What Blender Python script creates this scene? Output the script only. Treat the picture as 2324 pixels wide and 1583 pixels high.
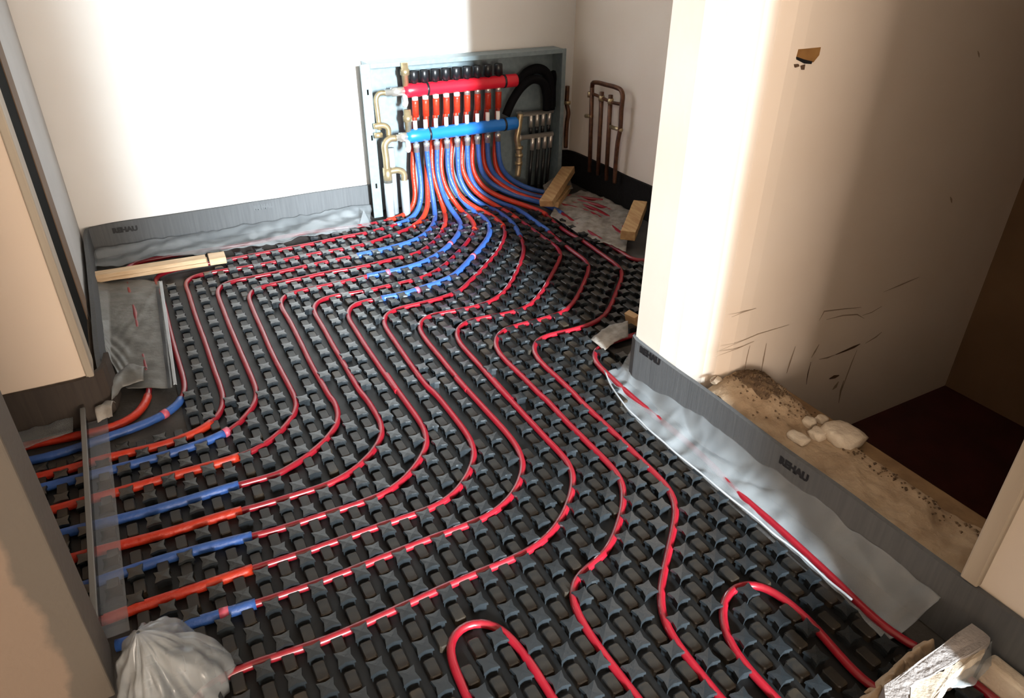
import bpy, bmesh, math, random
from mathutils import Vector, Matrix, noise
random.seed(7)
for o in list(bpy.data.objects): bpy.data.objects.remove(o)
SC = bpy.context.scene; COL = SC.collection
U = 1.31                      # camera height in metres; every number below marked "h" is in camera heights
IW, IH, F = 2324.0, 1583.0, 1633.757
YAW, PITCH, ROLL = 0.503169, 0.538184, -0.008667

# ---------------------------------------------------------------- camera, light, exposure
def cam_axes():
    cy_, sy = math.cos(YAW), math.sin(YAW); cp, sp = math.cos(PITCH), math.sin(PITCH); cr, sr = math.cos(ROLL), math.sin(ROLL)
    f = Vector((sy*cp, cy_*cp, -sp)); r = Vector((cy_, -sy, 0)); d = f.cross(r)
    return cr*r + sr*d, -sr*r + cr*d, f
RX, DN, FW = cam_axes()
cam = bpy.data.cameras.new('camera'); camo = bpy.data.objects.new('camera', cam); COL.objects.link(camo)
cam.sensor_fit = 'HORIZONTAL'; cam.sensor_width = 36; cam.lens = F/IW*36; cam.clip_start = .02
m = Matrix((RX, -DN, -FW)).transposed().to_4x4(); m.translation = Vector((0, 0, U)); camo.matrix_world = m
SC.camera = camo
w = bpy.data.worlds.new('world'); SC.world = w; w.use_nodes = True
w.node_tree.nodes['Background'].inputs[0].default_value = (.75, .85, 1, 1)
w.node_tree.nodes['Background'].inputs[1].default_value = .05
def area(name, loc, target, sx, sy, power, col, spread=180):
    l = bpy.data.lights.new(name, 'AREA'); l.shape = 'RECTANGLE'; l.size = sx; l.size_y = sy
    l.energy = power; l.color = col; l.spread = math.radians(spread)
    o = bpy.data.objects.new(name, l); COL.objects.link(o); o.location = loc
    o.rotation_euler = (Vector(target) - Vector(loc)).to_track_quat('-Z', 'Z').to_euler()
    return o
# low daylight from a distant window down the hall behind the camera, and a broad warm fill lamp added in the hall
area('window_daylight', (-.05*U, -5.2*U, 2.0*U), (.5*U, 2.6*U, .3*U), .45, 1.4, 440, (.82, .93, 1.0), 60)
area('hall_fill_light', (.02*U, -2.45*U, .66*U), (.35*U, 1.6*U, .62*U), 1.75, 1.0, 155, (1.0, .84, .69), 180)
vs = SC.view_settings; vs.view_transform = 'Standard'; vs.look = 'None'; vs.gamma = 1; vs.exposure = .35
try: vs.use_curve_mapping = False
except Exception: pass

# ---------------------------------------------------------------- geometry helpers (h units in, metres out)
def ray(x, y):
    return RX*((x-IW/2)/F) + DN*((y-IH/2)/F) + FW
def fl(x, y, z=0.0):          # pixel -> point on the horizontal plane at height z (h)
    d = ray(x, y); t = (z-1)/d.z; return Vector((d.x*t, d.y*t, z))
def aY(x, y, Y):
    d = ray(x, y); t = Y/d.y; return Vector((d.x*t, Y, 1+d.z*t))
def aX(x, y, X):
    d = ray(x, y); t = X/d.x; return Vector((X, d.y*t, 1+d.z*t))
ORG = {}
def link(o, parent=None):
    COL.objects.link(o)
    if parent: o.parent = parent
def tag(o, label=None, cat=None, group=None, kind=None):
    if label: o['label'] = label
    if cat: o['category'] = cat
    if group: o['group'] = group
    if kind: o['kind'] = kind
    return o
def thing(name, loc_h, label, cat, group=None):
    o = bpy.data.objects.new(name, None); COL.objects.link(o); o.empty_display_size = .05
    o.location = Vector(loc_h)*U; ORG[o.name] = o.location.copy()
    return tag(o, label, cat, group)
def build(name, verts, faces, mat, parent=None, smooth=False):
    vs_ = [Vector(v)*U for v in verts]
    if parent: org = ORG[parent.name]
    else:
        n = len(vs_); org = Vector((sum(v.x for v in vs_)/n, sum(v.y for v in vs_)/n, min(v.z for v in vs_)))
    me = bpy.data.meshes.new(name); me.from_pydata([tuple(v-org) for v in vs_], [], faces); me.update()
    bm = bmesh.new(); bm.from_mesh(me); bmesh.ops.recalc_face_normals(bm, faces=bm.faces); bm.to_mesh(me); bm.free()
    if smooth:
        for p in me.polygons: p.use_smooth = True
    if mat: me.materials.append(mat)
    o = bpy.data.objects.new(name, me); link(o, parent)
    if parent: ORG[o.name] = org
    else: o.location = org; ORG[o.name] = org.copy()
    return o
class MB:
    def __init__(s): s.v = []; s.f = []
    def add(s, v, f):
        b = len(s.v); s.v += [Vector(p) for p in v]; s.f += [tuple(b+i for i in q) for q in f]; return s
    def box(s, a, b):
        x0, y0, z0 = a; x1, y1, z1 = b
        return s.add([(x0,y0,z0),(x1,y0,z0),(x1,y1,z0),(x0,y1,z0),(x0,y0,z1),(x1,y0,z1),(x1,y1,z1),(x0,y1,z1)],
                     [(0,3,2,1),(4,5,6,7),(0,1,5,4),(1,2,6,5),(2,3,7,6),(3,0,4,7)])
    def hexa(s, bottom, top):
        return s.add(list(bottom)+list(top), [(0,3,2,1),(4,5,6,7),(0,1,5,4),(1,2,6,5),(2,3,7,6),(3,0,4,7)])
    def bev(s, a, b, r):
        bm = bmesh.new(); bmesh.ops.create_cube(bm, size=1)
        for v in bm.verts: v.co = Vector((a[i] + (b[i]-a[i])*(v.co[i]+.5) for i in range(3)))
        bmesh.ops.bevel(bm, geom=bm.edges[:]+bm.verts[:], offset=r, segments=2, affect='EDGES', profile=.5)
        bm.verts.index_update(); s.add([v.co.copy() for v in bm.verts], [[v.index for v in f.verts] for f in bm.faces]); bm.free(); return s
    def tube(s, pts, r, n=10, cap=True, rs=None):
        pts = [Vector(p) for p in pts]; N = len(pts); t0 = (pts[1]-pts[0]).normalized()
        up = Vector((0,0,1)) if abs(t0.z) < .9 else Vector((1,0,0)); nrm = (up - t0*up.dot(t0)).normalized(); V = []
        for i, p in enumerate(pts):
            t = (pts[min(i+1,N-1)]-pts[max(i-1,0)])
            if t.length < 1e-9: t = t0
            t.normalize(); nrm = (nrm - t*nrm.dot(t)).normalized(); bn = t.cross(nrm); rr = rs[i] if rs else r
            for k in range(n):
                a = 2*math.pi*k/n; V.append(p + (nrm*math.cos(a)+bn*math.sin(a))*rr)
        Fc = [(i*n+k, i*n+(k+1)%n, (i+1)*n+(k+1)%n, (i+1)*n+k) for i in range(N-1) for k in range(n)]
        if cap: Fc += [tuple(range(n-1,-1,-1)), tuple((N-1)*n+k for k in range(n))]
        return s.add(V, Fc)
    def grid(s, fn, nu, nv):
        V = [fn(i/nu, j/nv) for j in range(nv+1) for i in range(nu+1)]
        return s.add(V, [(j*(nu+1)+i, j*(nu+1)+i+1, (j+1)*(nu+1)+i+1, (j+1)*(nu+1)+i) for j in range(nv) for i in range(nu)])
    def build(s, name, mat, parent=None, smooth=False): return build(name, s.v, s.f, mat, parent, smooth)
def spline(pts, step=.012):
    pts = [Vector(p) for p in pts]; out = [pts[0]]; mark = [0]
    for i in range(len(pts)-1):
        p0 = pts[i-1] if i else pts[0]*2-pts[1]; p1, p2 = pts[i], pts[i+1]; p3 = pts[i+2] if i+2 < len(pts) else p2*2-p1
        n = max(1, int((p2-p1).length/step))
        d1 = max((p1-p0).length, 1e-5)**.5; d2 = max((p2-p1).length, 1e-5)**.5; d3 = max((p3-p2).length, 1e-5)**.5
        m1 = ((p1-p0)/d1 - (p2-p0)/(d1+d2) + (p2-p1)/d2)*d2; m2 = ((p2-p1)/d2 - (p3-p1)/(d2+d3) + (p3-p2)/d3)*d2
        for k in range(1, n+1):
            t = k/n; t2 = t*t; t3 = t2*t
            out.append(p1*(2*t3-3*t2+1) + m1*(t3-2*t2+t) + p2*(-2*t3+3*t2) + m2*(t3-t2))
        mark.append(len(out)-1)
    return out, mark
def smooth_pts(p, it=2, fixed=()):
    p = [q.copy() for q in p]; fx = set(fixed)
    for _ in range(it):
        p = [p[i] if i in (0, len(p)-1) or i in fx else p[i]*.5 + (p[i-1]+p[i+1])*.25 for i in range(len(p))]
    return p

# ---------------------------------------------------------------- materials
def mat(name, c, c2=None, scale=20, rough=.5, metal=0, bump=0, bscale=60, spec=.5, transp=0, contrast=(.35,.65), coat=0, stretch=None):
    M = bpy.data.materials.new(name); M.use_nodes = True; nt = M.node_tree; b = nt.nodes['Principled BSDF']
    b.inputs['Roughness'].default_value = rough; b.inputs['Metallic'].default_value = metal
    b.inputs['Specular IOR Level'].default_value = spec; b.inputs['Coat Weight'].default_value = coat
    b.inputs['Base Color'].default_value = (*c, 1)
    tc = nt.nodes.new('ShaderNodeTexCoord'); src = tc.outputs['Object']
    if stretch:
        mp = nt.nodes.new('ShaderNodeMapping'); mp.inputs['Scale'].default_value = stretch; nt.links.new(src, mp.inputs[0]); src = mp.outputs[0]
    if c2:
        n = nt.nodes.new('ShaderNodeTexNoise'); n.inputs['Scale'].default_value = scale; n.inputs['Detail'].default_value = 6
        r = nt.nodes.new('ShaderNodeMapRange'); r.inputs[1].default_value = contrast[0]; r.inputs[2].default_value = contrast[1]
        x = nt.nodes.new('ShaderNodeMix'); x.data_type = 'RGBA'; x.inputs[6].default_value = (*c, 1); x.inputs[7].default_value = (*c2, 1)
        nt.links.new(src, n.inputs[0]); nt.links.new(n.outputs[0], r.inputs[0]); nt.links.new(r.outputs[0], x.inputs[0]); nt.links.new(x.outputs[2], b.inputs['Base Color'])
    if bump:
        n2 = nt.nodes.new('ShaderNodeTexNoise'); n2.inputs['Scale'].default_value = bscale; n2.inputs['Detail'].default_value = 4
        bp = nt.nodes.new('ShaderNodeBump'); bp.inputs['Strength'].default_value = bump; bp.inputs['Distance'].default_value = .01
        nt.links.new(src, n2.inputs[0]); nt.links.new(n2.outputs[0], bp.inputs['Height']); nt.links.new(bp.outputs[0], b.inputs['Normal'])
    if transp:
        t = nt.nodes.new('ShaderNodeBsdfTransparent'); ms = nt.nodes.new('ShaderNodeMixShader'); ms.inputs[0].default_value = transp
        nt.links.new(b.outputs[0], ms.inputs[1]); nt.links.new(t.outputs[0], ms.inputs[2]); nt.links.new(ms.outputs[0], nt.nodes['Material Output'].inputs[0])
    return M
PAINT = mat('cream_paint', (.80,.72,.63), (.77,.68,.58), 3, .75, bump=.02, bscale=60, spec=.2)
CREAM = mat('peach_cream_paint', (.80,.66,.53), (.78,.63,.50), 2, .75, bump=.02, bscale=60, spec=.2)
WARMP = mat('tan_cream_paint', (.80,.70,.61), (.77,.66,.56), 3, .75, bump=.02, bscale=60, spec=.2)
WHITEW = mat('white_wall_paint', (.78,.765,.74), (.75,.73,.70), 3, .75, bump=.02, bscale=60, spec=.2)
ALCOVESH = mat('alcove_shade_grey', (.50,.49,.48), (.45,.44,.43), 3, .8)  # grey tone carries the shade on the left alcove face
CEIL = mat('ceiling_paint', (.78,.74,.68), rough=.8)
CONC = mat('dusty_concrete', (.075,.068,.06), (.04,.036,.033), 9, .9, bump=.3, bscale=40)
STUD = mat('black_panel_plastic', (.010,.0125,.0145), (.020,.024,.027), 14, .24, spec=.65, bump=.05, bscale=200)
BASE = mat('black_panel_base', (.0035,.0038,.004), (.007,.0068,.0065), 10, .5, spec=.3)
PAD = mat('dusty_panel_pad', (.010,.0105,.0105), (.034,.025,.016), 16, .42, spec=.4, contrast=(.40,.62))
RED = mat('red_pipe', (.205,.0050,.0125), (.24,.0075,.016), 30, .3, spec=.6)
ORANGE = mat('orange_red_sleeve', (.50,.034,.009), (.44,.023,.009), 25, .42, bump=.25, bscale=70)
BLUE = mat('blue_sleeve', (.028,.085,.30), (.035,.11,.38), 25, .42, bump=.25, bscale=70)
TAPE = mat('pink_tape', (.55,.10,.16), rough=.4)
GLOSSRED = mat('red_enamel', (.62,.012,.03), rough=.3, spec=.6)
GLOSSBLUE = mat('blue_enamel', (.012,.16,.55), rough=.3, spec=.6)
BLACK = mat('black_plastic', (.010,.011,.013), rough=.35)
RUBBER = mat('black_foam_hose', (.004,.004,.005), rough=.85, spec=.12)
BRASS = mat('dull_brass', (.55,.44,.26), (.40,.31,.18), 30, .35, metal=.75)
NICKEL = mat('nickel_fitting', (.72,.68,.62), rough=.3, metal=.8)
ZINC = mat('galvanised_sheet', (.23,.29,.31), (.19,.24,.26), 40, .45, metal=.2, spec=.4)
COPPER = mat('aged_copper', (.17,.075,.04), (.09,.045,.03), 40, .4, metal=.6)
GREYPIPE = mat('grey_insulated_pipe', (.33,.37,.39), (.25,.28,.30), 20, .5)
WHITEP = mat('white_plastic', (.8,.78,.76), rough=.4)
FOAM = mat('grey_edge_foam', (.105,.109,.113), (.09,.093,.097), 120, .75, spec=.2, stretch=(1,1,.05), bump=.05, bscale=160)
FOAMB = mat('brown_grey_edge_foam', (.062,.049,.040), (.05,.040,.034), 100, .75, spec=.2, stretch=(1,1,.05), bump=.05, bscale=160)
FOAMSH = mat('shaded_edge_foam', (.010,.0095,.0095), (.014,.0135,.013), 80, .8, spec=.1, bump=.2, bscale=160)  # grey foam darkened to put the far corner's shade into its colour
FILM = mat('translucent_film', (.34,.365,.38), (.25,.27,.285), 12, .25, spec=.7, transp=.60, bump=0, bscale=26)
FILMG = mat('dusty_grey_film', (.19,.19,.18), (.13,.13,.122), 10, .4, spec=.4, transp=.15, bump=.6, bscale=24)
FILMD = mat('dirty_film', (.46,.42,.37), (.24,.21,.18), 26, .5, spec=.4, transp=.30, bump=.6, bscale=40)
WOOD = mat('pale_pine', (.68,.50,.32), (.55,.37,.21), 9, .6, stretch=(1,6,6), bump=.1, bscale=30)
WOODY = mat('yellow_pine', (.55,.36,.17), (.40,.22,.09), 9, .6, stretch=(6,1,6), bump=.1, bscale=30)
SILL = mat('rough_sill_plaster', (.42,.315,.21), (.26,.175,.105), 11, .9, bump=.7, bscale=45, contrast=(.4,.7))
SILLB = mat('dusty_sill_board', (.30,.19,.095), (.20,.12,.06), 14, .85, bump=.3, bscale=40)
PLAST = mat('broken_plaster', (.66,.58,.47), (.52,.43,.33), 16, .9, bump=.5, bscale=60)
PLASTC = mat('cream_slab_plaster', (.42,.36,.285), (.34,.28,.21), 16, .9, bump=.4, bscale=60)
STONE = mat('speckled_stone', (.235,.21,.197), (.13,.11,.10), 38, .85, bump=.5, bscale=90, contrast=(.55,.72))
DIRT = mat('brown_crumbs', (.19,.125,.07), (.08,.05,.03), 60, .95, bump=.4)
MARK = mat('dark_scuff', (.10,.055,.03), rough=.8)
MARKL = mat('faint_scuff', (.36,.27,.19), rough=.8)
TIMBERB = mat('brown_box_lining', (.30,.15,.045), (.20,.09,.02), 20, .8)
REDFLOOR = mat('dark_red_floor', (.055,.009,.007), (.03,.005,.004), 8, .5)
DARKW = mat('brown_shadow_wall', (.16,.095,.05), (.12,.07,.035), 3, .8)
BEAD = mat('raw_timber_jamb', (.47,.40,.31), (.36,.30,.23), 12, .7, stretch=(1,1,.1))
GAP = mat('dark_gap', (.006,.006,.005), rough=.9, spec=.05)
RAWP = mat('raw_grey_plaster', (.40,.35,.29), (.24,.205,.17), 14, .9, bump=.6, bscale=40)
INK = mat('black_print', (.006,.006,.007), rough=.6)
INKB = mat('faded_print', (.085,.09,.095), rough=.6)
SHEET = mat('grey_joint_profile', (.14,.135,.125), rough=.5)
DARKP = mat('smoked_plastic', (.012,.012,.013), rough=.25, transp=.35)
HEM = mat('pale_film_hem', (.36,.38,.40), rough=.35)
CLEARP = mat('clear_plastic_foot', (.35,.37,.40), rough=.2, transp=.80)
# near-left wall: peach paint with a raw plaster border that follows the free vertical edge, both tones darkened for shade
NEARW = mat('shaded_peach_raw_edge', (.155,.112,.082), rough=.8, bump=.15, bscale=50)
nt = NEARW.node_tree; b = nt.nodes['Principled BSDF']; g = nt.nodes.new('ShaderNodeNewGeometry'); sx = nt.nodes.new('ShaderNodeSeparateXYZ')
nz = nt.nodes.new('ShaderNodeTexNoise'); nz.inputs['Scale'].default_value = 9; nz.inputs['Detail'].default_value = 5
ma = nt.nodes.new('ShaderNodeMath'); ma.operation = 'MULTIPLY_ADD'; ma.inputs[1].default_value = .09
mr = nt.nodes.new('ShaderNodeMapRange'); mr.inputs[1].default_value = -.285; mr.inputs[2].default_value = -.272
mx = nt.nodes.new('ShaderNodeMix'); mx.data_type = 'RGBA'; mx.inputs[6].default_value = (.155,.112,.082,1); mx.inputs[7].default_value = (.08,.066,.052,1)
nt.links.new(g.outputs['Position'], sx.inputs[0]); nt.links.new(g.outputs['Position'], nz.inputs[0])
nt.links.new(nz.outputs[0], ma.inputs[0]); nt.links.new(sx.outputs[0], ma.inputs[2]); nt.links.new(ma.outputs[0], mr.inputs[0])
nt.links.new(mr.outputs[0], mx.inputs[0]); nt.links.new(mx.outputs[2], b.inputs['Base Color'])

# ---------------------------------------------------------------- the setting
def struct(name, mb, m, parent=None):
    o = mb.build(name, m, parent)
    if not parent: o['kind'] = 'structure'
    return o
XS, YB, YC, XL, XR = 1.0, 2.665, 1.635, -.178, 1.745       # strip wall, back wall, cream wall, alcove left, alcove right
CZ = 2.0
struct('floor', MB().box((-1.7,-2.7,-.06), (1.0,2.75,-.003)).box((1.0,1.1,-.06), (1.85,2.75,-.003)), CONC)
struct('wall_back', MB().box((-.4,YB,-.06), (1.85,2.76,CZ)), WHITEW)
WL = struct('wall_left', MB().box((-1.7,YC,-.06), (XL,YB,CZ)), CREAM)
struct('wall_right_far', MB().box((XR,1.19,-.06), (1.86,YB,CZ)), PAINT)
def prism(pl, z0, z1):
    n = len(pl); V_ = [Vector((x, y, z0)) for x, y in pl]+[Vector((x, y, z1)) for x, y in pl]
    return MB().add(V_, [tuple(range(n-1,-1,-1)), tuple(range(n,2*n))]+[(i,(i+1)%n,n+(i+1)%n,n+i) for i in range(n)])
WR = struct('wall_right', prism([(XS,1.19),(XS,1.10),(1.004,1.045),(1.012,1.015),(1.025,.98),(1.04,.96),(1.07,.948),(1.10,.945),(2.0,.945),(2.0,1.19)], -.25, CZ), WARMP)
struct('wall_right_near', MB().bev((XS,-2.7,-.25), (1.2,.345,CZ), .004), PAINT)
struct('unseen_light_blocker', MB().box((.862,-.16,-.06), (XS,.10,CZ)), PAINT)  # unseen block added to narrow the band of light on the reveal
struct('wall_left_alcove_shade', MB().box((XL-.004,YC+.42,-.06), (XL+.0012,YB,CZ)), ALCOVESH)  # thin sheet over the cream wall, shade painted in as grey
struct('wall_right_header', MB().box((XS,.345,1.58), (1.2,.945,CZ)), PAINT)
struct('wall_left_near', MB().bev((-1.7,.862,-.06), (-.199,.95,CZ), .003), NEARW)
struct('wall_far_left', MB().box((-1.8,-2.7,-.06), (-1.7,YC,CZ)), PAINT)
struct('wall_rear', MB().box((-1.7,-2.7,-.06), (.055,-2.6,CZ)).box((.66,-2.7,-.06), (1.2,-2.6,CZ)).box((.055,-2.7,1.85), (.66,-2.6,CZ)), PAINT)
struct('ceiling', MB().box((-1.8,-2.7,CZ), (2.7,2.76,CZ+.05)), CEIL)
# side room beyond the doorway, a step lower and dark
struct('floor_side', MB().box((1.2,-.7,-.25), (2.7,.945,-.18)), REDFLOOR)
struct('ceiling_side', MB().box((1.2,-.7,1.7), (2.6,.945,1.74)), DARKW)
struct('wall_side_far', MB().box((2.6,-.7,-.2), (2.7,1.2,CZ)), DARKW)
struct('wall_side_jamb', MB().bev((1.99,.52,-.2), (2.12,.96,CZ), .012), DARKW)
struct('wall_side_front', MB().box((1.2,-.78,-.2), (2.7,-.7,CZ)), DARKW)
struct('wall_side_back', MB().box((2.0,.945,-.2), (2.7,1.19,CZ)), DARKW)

# door reveal: rough sill between the two rooms
def sillz(x, y):
    n = noise.noise(Vector((x*14, y*14, 2)))*.010 + noise.noise(Vector((x*45, y*45, 5)))*.005
    pile = .05*math.exp(-(((x-1.10)/.085)**2 + ((y-.90)/.09)**2)) + .02*math.exp(-(((x-1.03)/.04)**2+((y-.92)/.05)**2))
    return .096 + n + pile
mb = MB().grid(lambda u, v: Vector((1.004+.15*u, .346+.598*v, sillz(1.004+.15*u, .346+.598*v))), 26, 90)
SO = mb.build('sill_plaster', SILL, WR, True)
MB().box((1.004,.346,-.2), (1.152,.944,.085)).build('sill_core', SILL, WR)
MB().bev((1.152,.346,-.2), (1.205,.944,.088), .005).build('sill_board', SILLB, WR)
# jamb bead on the near side of the doorway
t = MB().bev((XS-.012,.322,.1295), (1.004,.349,1.58), .003).build('trim_1', BEAD); tag(t, kind='structure')
t = MB().bev((XL-.006,YC-.006,.115), (XL+.010,YC+.075,CZ), .003).build('trim_2', BEAD); tag(t, kind='structure')
t = MB().box((XL-.002,YC+.075,.115), (XL+.004,YC+.30,CZ)).build('trim_3', GAP); tag(t, kind='structure')  # flat dark strip stands for the groove beside the jamb board
t = MB().box((XL-.002,YC+.30,.115), (XL+.006,YC+.42,CZ)).build('trim_4', DARKW); tag(t, kind='structure')
# broken socket hole in the door reveal wall
YW = .945
def wall_poly(pts, name, m, parent, off=.0012, Y=YW):
    P = [aY(x, y, Y) for x, y in pts]; n = len(P)
    V = [p + Vector((0,-off,0)) for p in P] + [p + Vector((0,.002,0)) for p in P]
    Fc = [tuple(range(n))] + [tuple(range(2*n-1, n-1, -1))] + [(i, (i+1)%n, n+(i+1)%n, n+i) for i in range(n)]
    return build(name, V, Fc, m, parent)
wall_poly([(1813,112),(1862,107),(1858,125),(1845,141),(1828,143),(1808,131)], 'socket_hole_lining', TIMBERB, WR)
wall_poly([(1808,129),(1822,134),(1842,139),(1840,145),(1824,144),(1808,135)], 'socket_hole_shadow', INK, WR, .0018)
wall_poly([(1803,146),(1811,145),(1813,150),(1804,153)], 'chipped_plaster', MARK, WR, .0018)
wall_poly([(1816,149),(1826,146),(1824,158),(1818,158)], 'chipped_plaster', MARK, WR, .0018)
def wall_line(pts, wpx, name, m):
    P = []
    for i, (x, y) in enumerate(pts):
        a = pts[max(i-1,0)]; c = pts[min(i+1,len(pts)-1)]; d = Vector((c[0]-a[0], c[1]-a[1])).normalized(); w_ = wpx*(.3 if i in (0,len(pts)-1) else 1)*random.uniform(.7,1.2)
        P.append(((x-d.y*w_, y+d.x*w_), (x+d.y*w_, y-d.x*w_)))
    V = []; n = len(P)
    for l, r in P: V += [aY(*l, YW)+Vector((0,-.0012,0)), aY(*r, YW)+Vector((0,-.0012,0))]
    build(name, V, [(2*i, 2*i+1, 2*i+3, 2*i+2) for i in range(n-1)], m, WR)
c5 = lambda pts: [(1580+x*.2337, 680+y*.2337) for x, y in pts]
for P, wd, m_ in [(c5([(1350,530),(1450,490),(1530,455),(1590,425)]), 2.4, MARK), (c5([(1190,575),(1270,560),(1350,530)]), 1.6, MARKL),
                  (c5([(1065,820),(1080,720),(1110,600)]), 1.4, MARK), (c5([(1115,560),(1150,500),(1190,430)]), 2.0, MARKL),
                  (c5([(875,710),(910,600),(960,450)]), 1.6, MARKL), (c5([(1290,765),(1340,745),(1385,730)]), 3.2, MARK),
                  (c5([(1320,870),(1350,840),(1380,790)]), 2.6, MARKL), (c5([(1400,900),(1450,760),(1510,600),(1560,480)]), 1.3, MARKL),
                  (c5([(1190,200),(1240,110),(1400,90),(1600,70)]), 1.2, MARKL), (c5([(1260,190),(1420,150),(1560,140),(1630,180)]), 1.3, MARKL),
                  (c5([(150,560),(400,470),(560,400)]), 1.0, MARKL), (c5([(200,500),(600,330),(900,240)]), .9, MARKL), (c5([(340,165),(460,115),(580,80)]), 1.0, MARKL),
                  (c5([(460,720),(490,560),(520,440)]), .9, MARKL), (c5([(630,690),(650,580),(680,420)]), 1.0, MARKL),
                  (c5([(310,810),(370,795),(430,780)]), 2.6, MARK), (c5([(130,800),(160,770),(200,735)]), 2.4, MARK),
                  (c5([(1610,150),(1700,120),(1800,60)]), 1.2, MARKL), (c5([(1640,420),(1740,360),(1800,310)]), 1.3, MARKL), (c5([(1380,1000),(1400,880),(1430,780)]), 2.0, MARKL),
                  ([(2218,115),(2220,122),(2221,130)], 2.2, MARKL), ([(2156,446),(2158,452),(2159,460)], 2.6, MARKL), ([(2004,662),(2045,645),(2085,628)], 1.1, MARKL)]:
    wall_line(P, wd, 'scuff_mark', m_)

# ---------------------------------------------------------------- edge strips
def strip(name, pts, zt, th, m, label, smooth_it=0, z0=0.0):
    """upright foam strip along plan points (h), thickness th to the left of travel"""
    P, _ = spline([Vector((x, y, 0)) for x, y in pts], .02)
    V = []; n = len(P)
    for i, p in enumerate(P):
        d = (P[min(i+1,n-1)]-P[max(i-1,0)]).normalized(); nr = Vector((-d.y, d.x, 0))*th
        wob = 0
        zz = zt + .003*noise.noise(Vector((i*.13, 7, pts[0][1])))
        V += [p+Vector((0,0,z0)), p+nr+Vector((0,0,z0)), p+nr*(1+wob*40)+Vector((0,0,zz)), p+nr*wob*40+Vector((0,0,zz))]
    Fc = [(4*i+k, 4*i+(k+1)%4, 4*(i+1)+(k+1)%4, 4*(i+1)+k) for i in range(n-1) for k in range(4)] + [(0,1,2,3), (4*n-1,4*n-2,4*n-3,4*n-4)]
    o = build(name, V, Fc, m); return tag(o, label, 'edge strip', 'foam edge strips along the walls')
SR = strip('edge_strip', [(.998,-.15),(.998,.3),(.998,.7),(.998,1.0),(.998,1.10),(.998,1.15),(.998,1.175),(1.002,1.190),(1.015,1.197),(1.04,1.197),(1.10,1.197)], .128, .010, FOAM, 'long grey foam edge strip along the doorway sill on the right')
SB = strip('edge_strip', [(1.02,YB-.004),(.6,YB-.004),(.2,YB-.004),(-.12,YB-.004),(-.160,YB-.018),(XL+.013,YB-.055),(XL+.013,2.3),(XL+.013,2.0),(XL+.013,1.75),(XL+.016,1.66)], .112, .011, FOAM, 'grey foam edge strip along the bright back wall, curving round the left corner')
SD = strip('edge_strip', [(XR-.003,1.2),(XR-.003,1.6),(XR-.003,2.1),(XR-.003,2.5),(XR-.02,YB-.01),(1.67,YB-.004)], .135, .012, FOAMSH, 'foam edge strip coloured as in shade under the copper pipes in the far right corner')
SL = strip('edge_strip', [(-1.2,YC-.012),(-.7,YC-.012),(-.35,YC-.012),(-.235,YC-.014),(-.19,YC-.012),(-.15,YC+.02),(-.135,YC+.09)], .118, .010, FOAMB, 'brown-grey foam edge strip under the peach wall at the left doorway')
def lettering(strip_o, corner, xdir, zdir, height, width, m):
    cu = bpy.data.curves.new('t', 'FONT'); cu.body = 'REHAU'; cu.offset = .075; cu.extrude = 0; cu.resolution_u = 2
    o = bpy.data.objects.new('t', cu); COL.objects.link(o); dg = bpy.context.evaluated_depsgraph_get(); dg.update()
    me = o.evaluated_get(dg).to_mesh(); V = [v.co.copy() for v in me.vertices]; Fc = [tuple(p.vertices) for p in me.polygons]
    o.evaluated_get(dg).to_mesh_clear(); bpy.data.objects.remove(o)
    x0 = min(v.x for v in V); x1 = max(v.x for v in V); y1 = max(v.y for v in V); y0 = min(v.y for v in V)
    P = [Vector(corner) + Vector(xdir)*((v.x-x0)/(x1-x0)*width) + Vector(zdir)*((v.y-y0)/(y1-y0)*height) for v in V]
    build('printed_lettering', P, Fc, m, strip_o)
NX = XS-.002-.010-.0006
def let_right(p0, p1):      # two pixels: bottom-left of the print (far end) and bottom-right (near end)
    a = aX(*p0, NX); c = aX(*p1, NX); lettering(SR, a, (c-a).normalized(), (0,0,1), .019, (c-a).length, INK)
let_right((1452,799), (1497,831)); let_right((1767,1050), (1832,1096))
NY = YB-.004-.011-.0006
def let_back(p0, p1, m_):
    a = aY(*p0, NY); c = aY(*p1, NY); lettering(SB, a, (c-a).normalized(), (0,0,1), .019, (c-a).length, m_)
let_back((257,530), (314,523), INK); let_back((577,478), (623,470), INKB)

# ---------------------------------------------------------------- heating pipes
ZP = .0088                                                     # pipe axis height (h)
PR, SLV = .0073, .0098
cA = lambda *p: [(200+x*.21515, 600+y*.21515) for x, y in p]
cB = lambda *p: [(600+x*.21515, 600+y*.21515) for x, y in p]
cC = lambda *p: [(1000+x*.21515, 600+y*.21515) for x, y in p]
cE = lambda *p: [(1100+x*.21515, 900+y*.21515) for x, y in p]
cF = lambda *p: [(950+x*.21664, 1240+y*.21664) for x, y in p]
cG = lambda *p: [(1400+x*.21664, 1240+y*.21664) for x, y in p]
cH = lambda *p: [(1824+x*.21664, 1240+y*.21664) for x, y in p]
cI = lambda *p: [(800+x*.17212, 380+y*.17212) for x, y in p]
cJ = lambda *p: [(1100+x*.17212, 360+y*.17212) for x, y in p]
cK = lambda *p: [(400+x*.17212, 480+y*.17212) for x, y in p]
cL = lambda *p: [(x*.46948, 840+y*.46948) for x, y in p]
cM = lambda *p: [(600+x*.37897, 800+y*.37897) for x, y in p]
cN = lambda *p: [(400+x*.47332, 1150+y*.47332) for x, y in p]
YR, YBL = 2.585, 2.545                                         # planes of the red and the blue manifold
PATHS = []                                                     # plan polylines kept for placing the studs
def px_floor(pts): return [fl(x, y, ZP) for x, y in pts]
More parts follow.
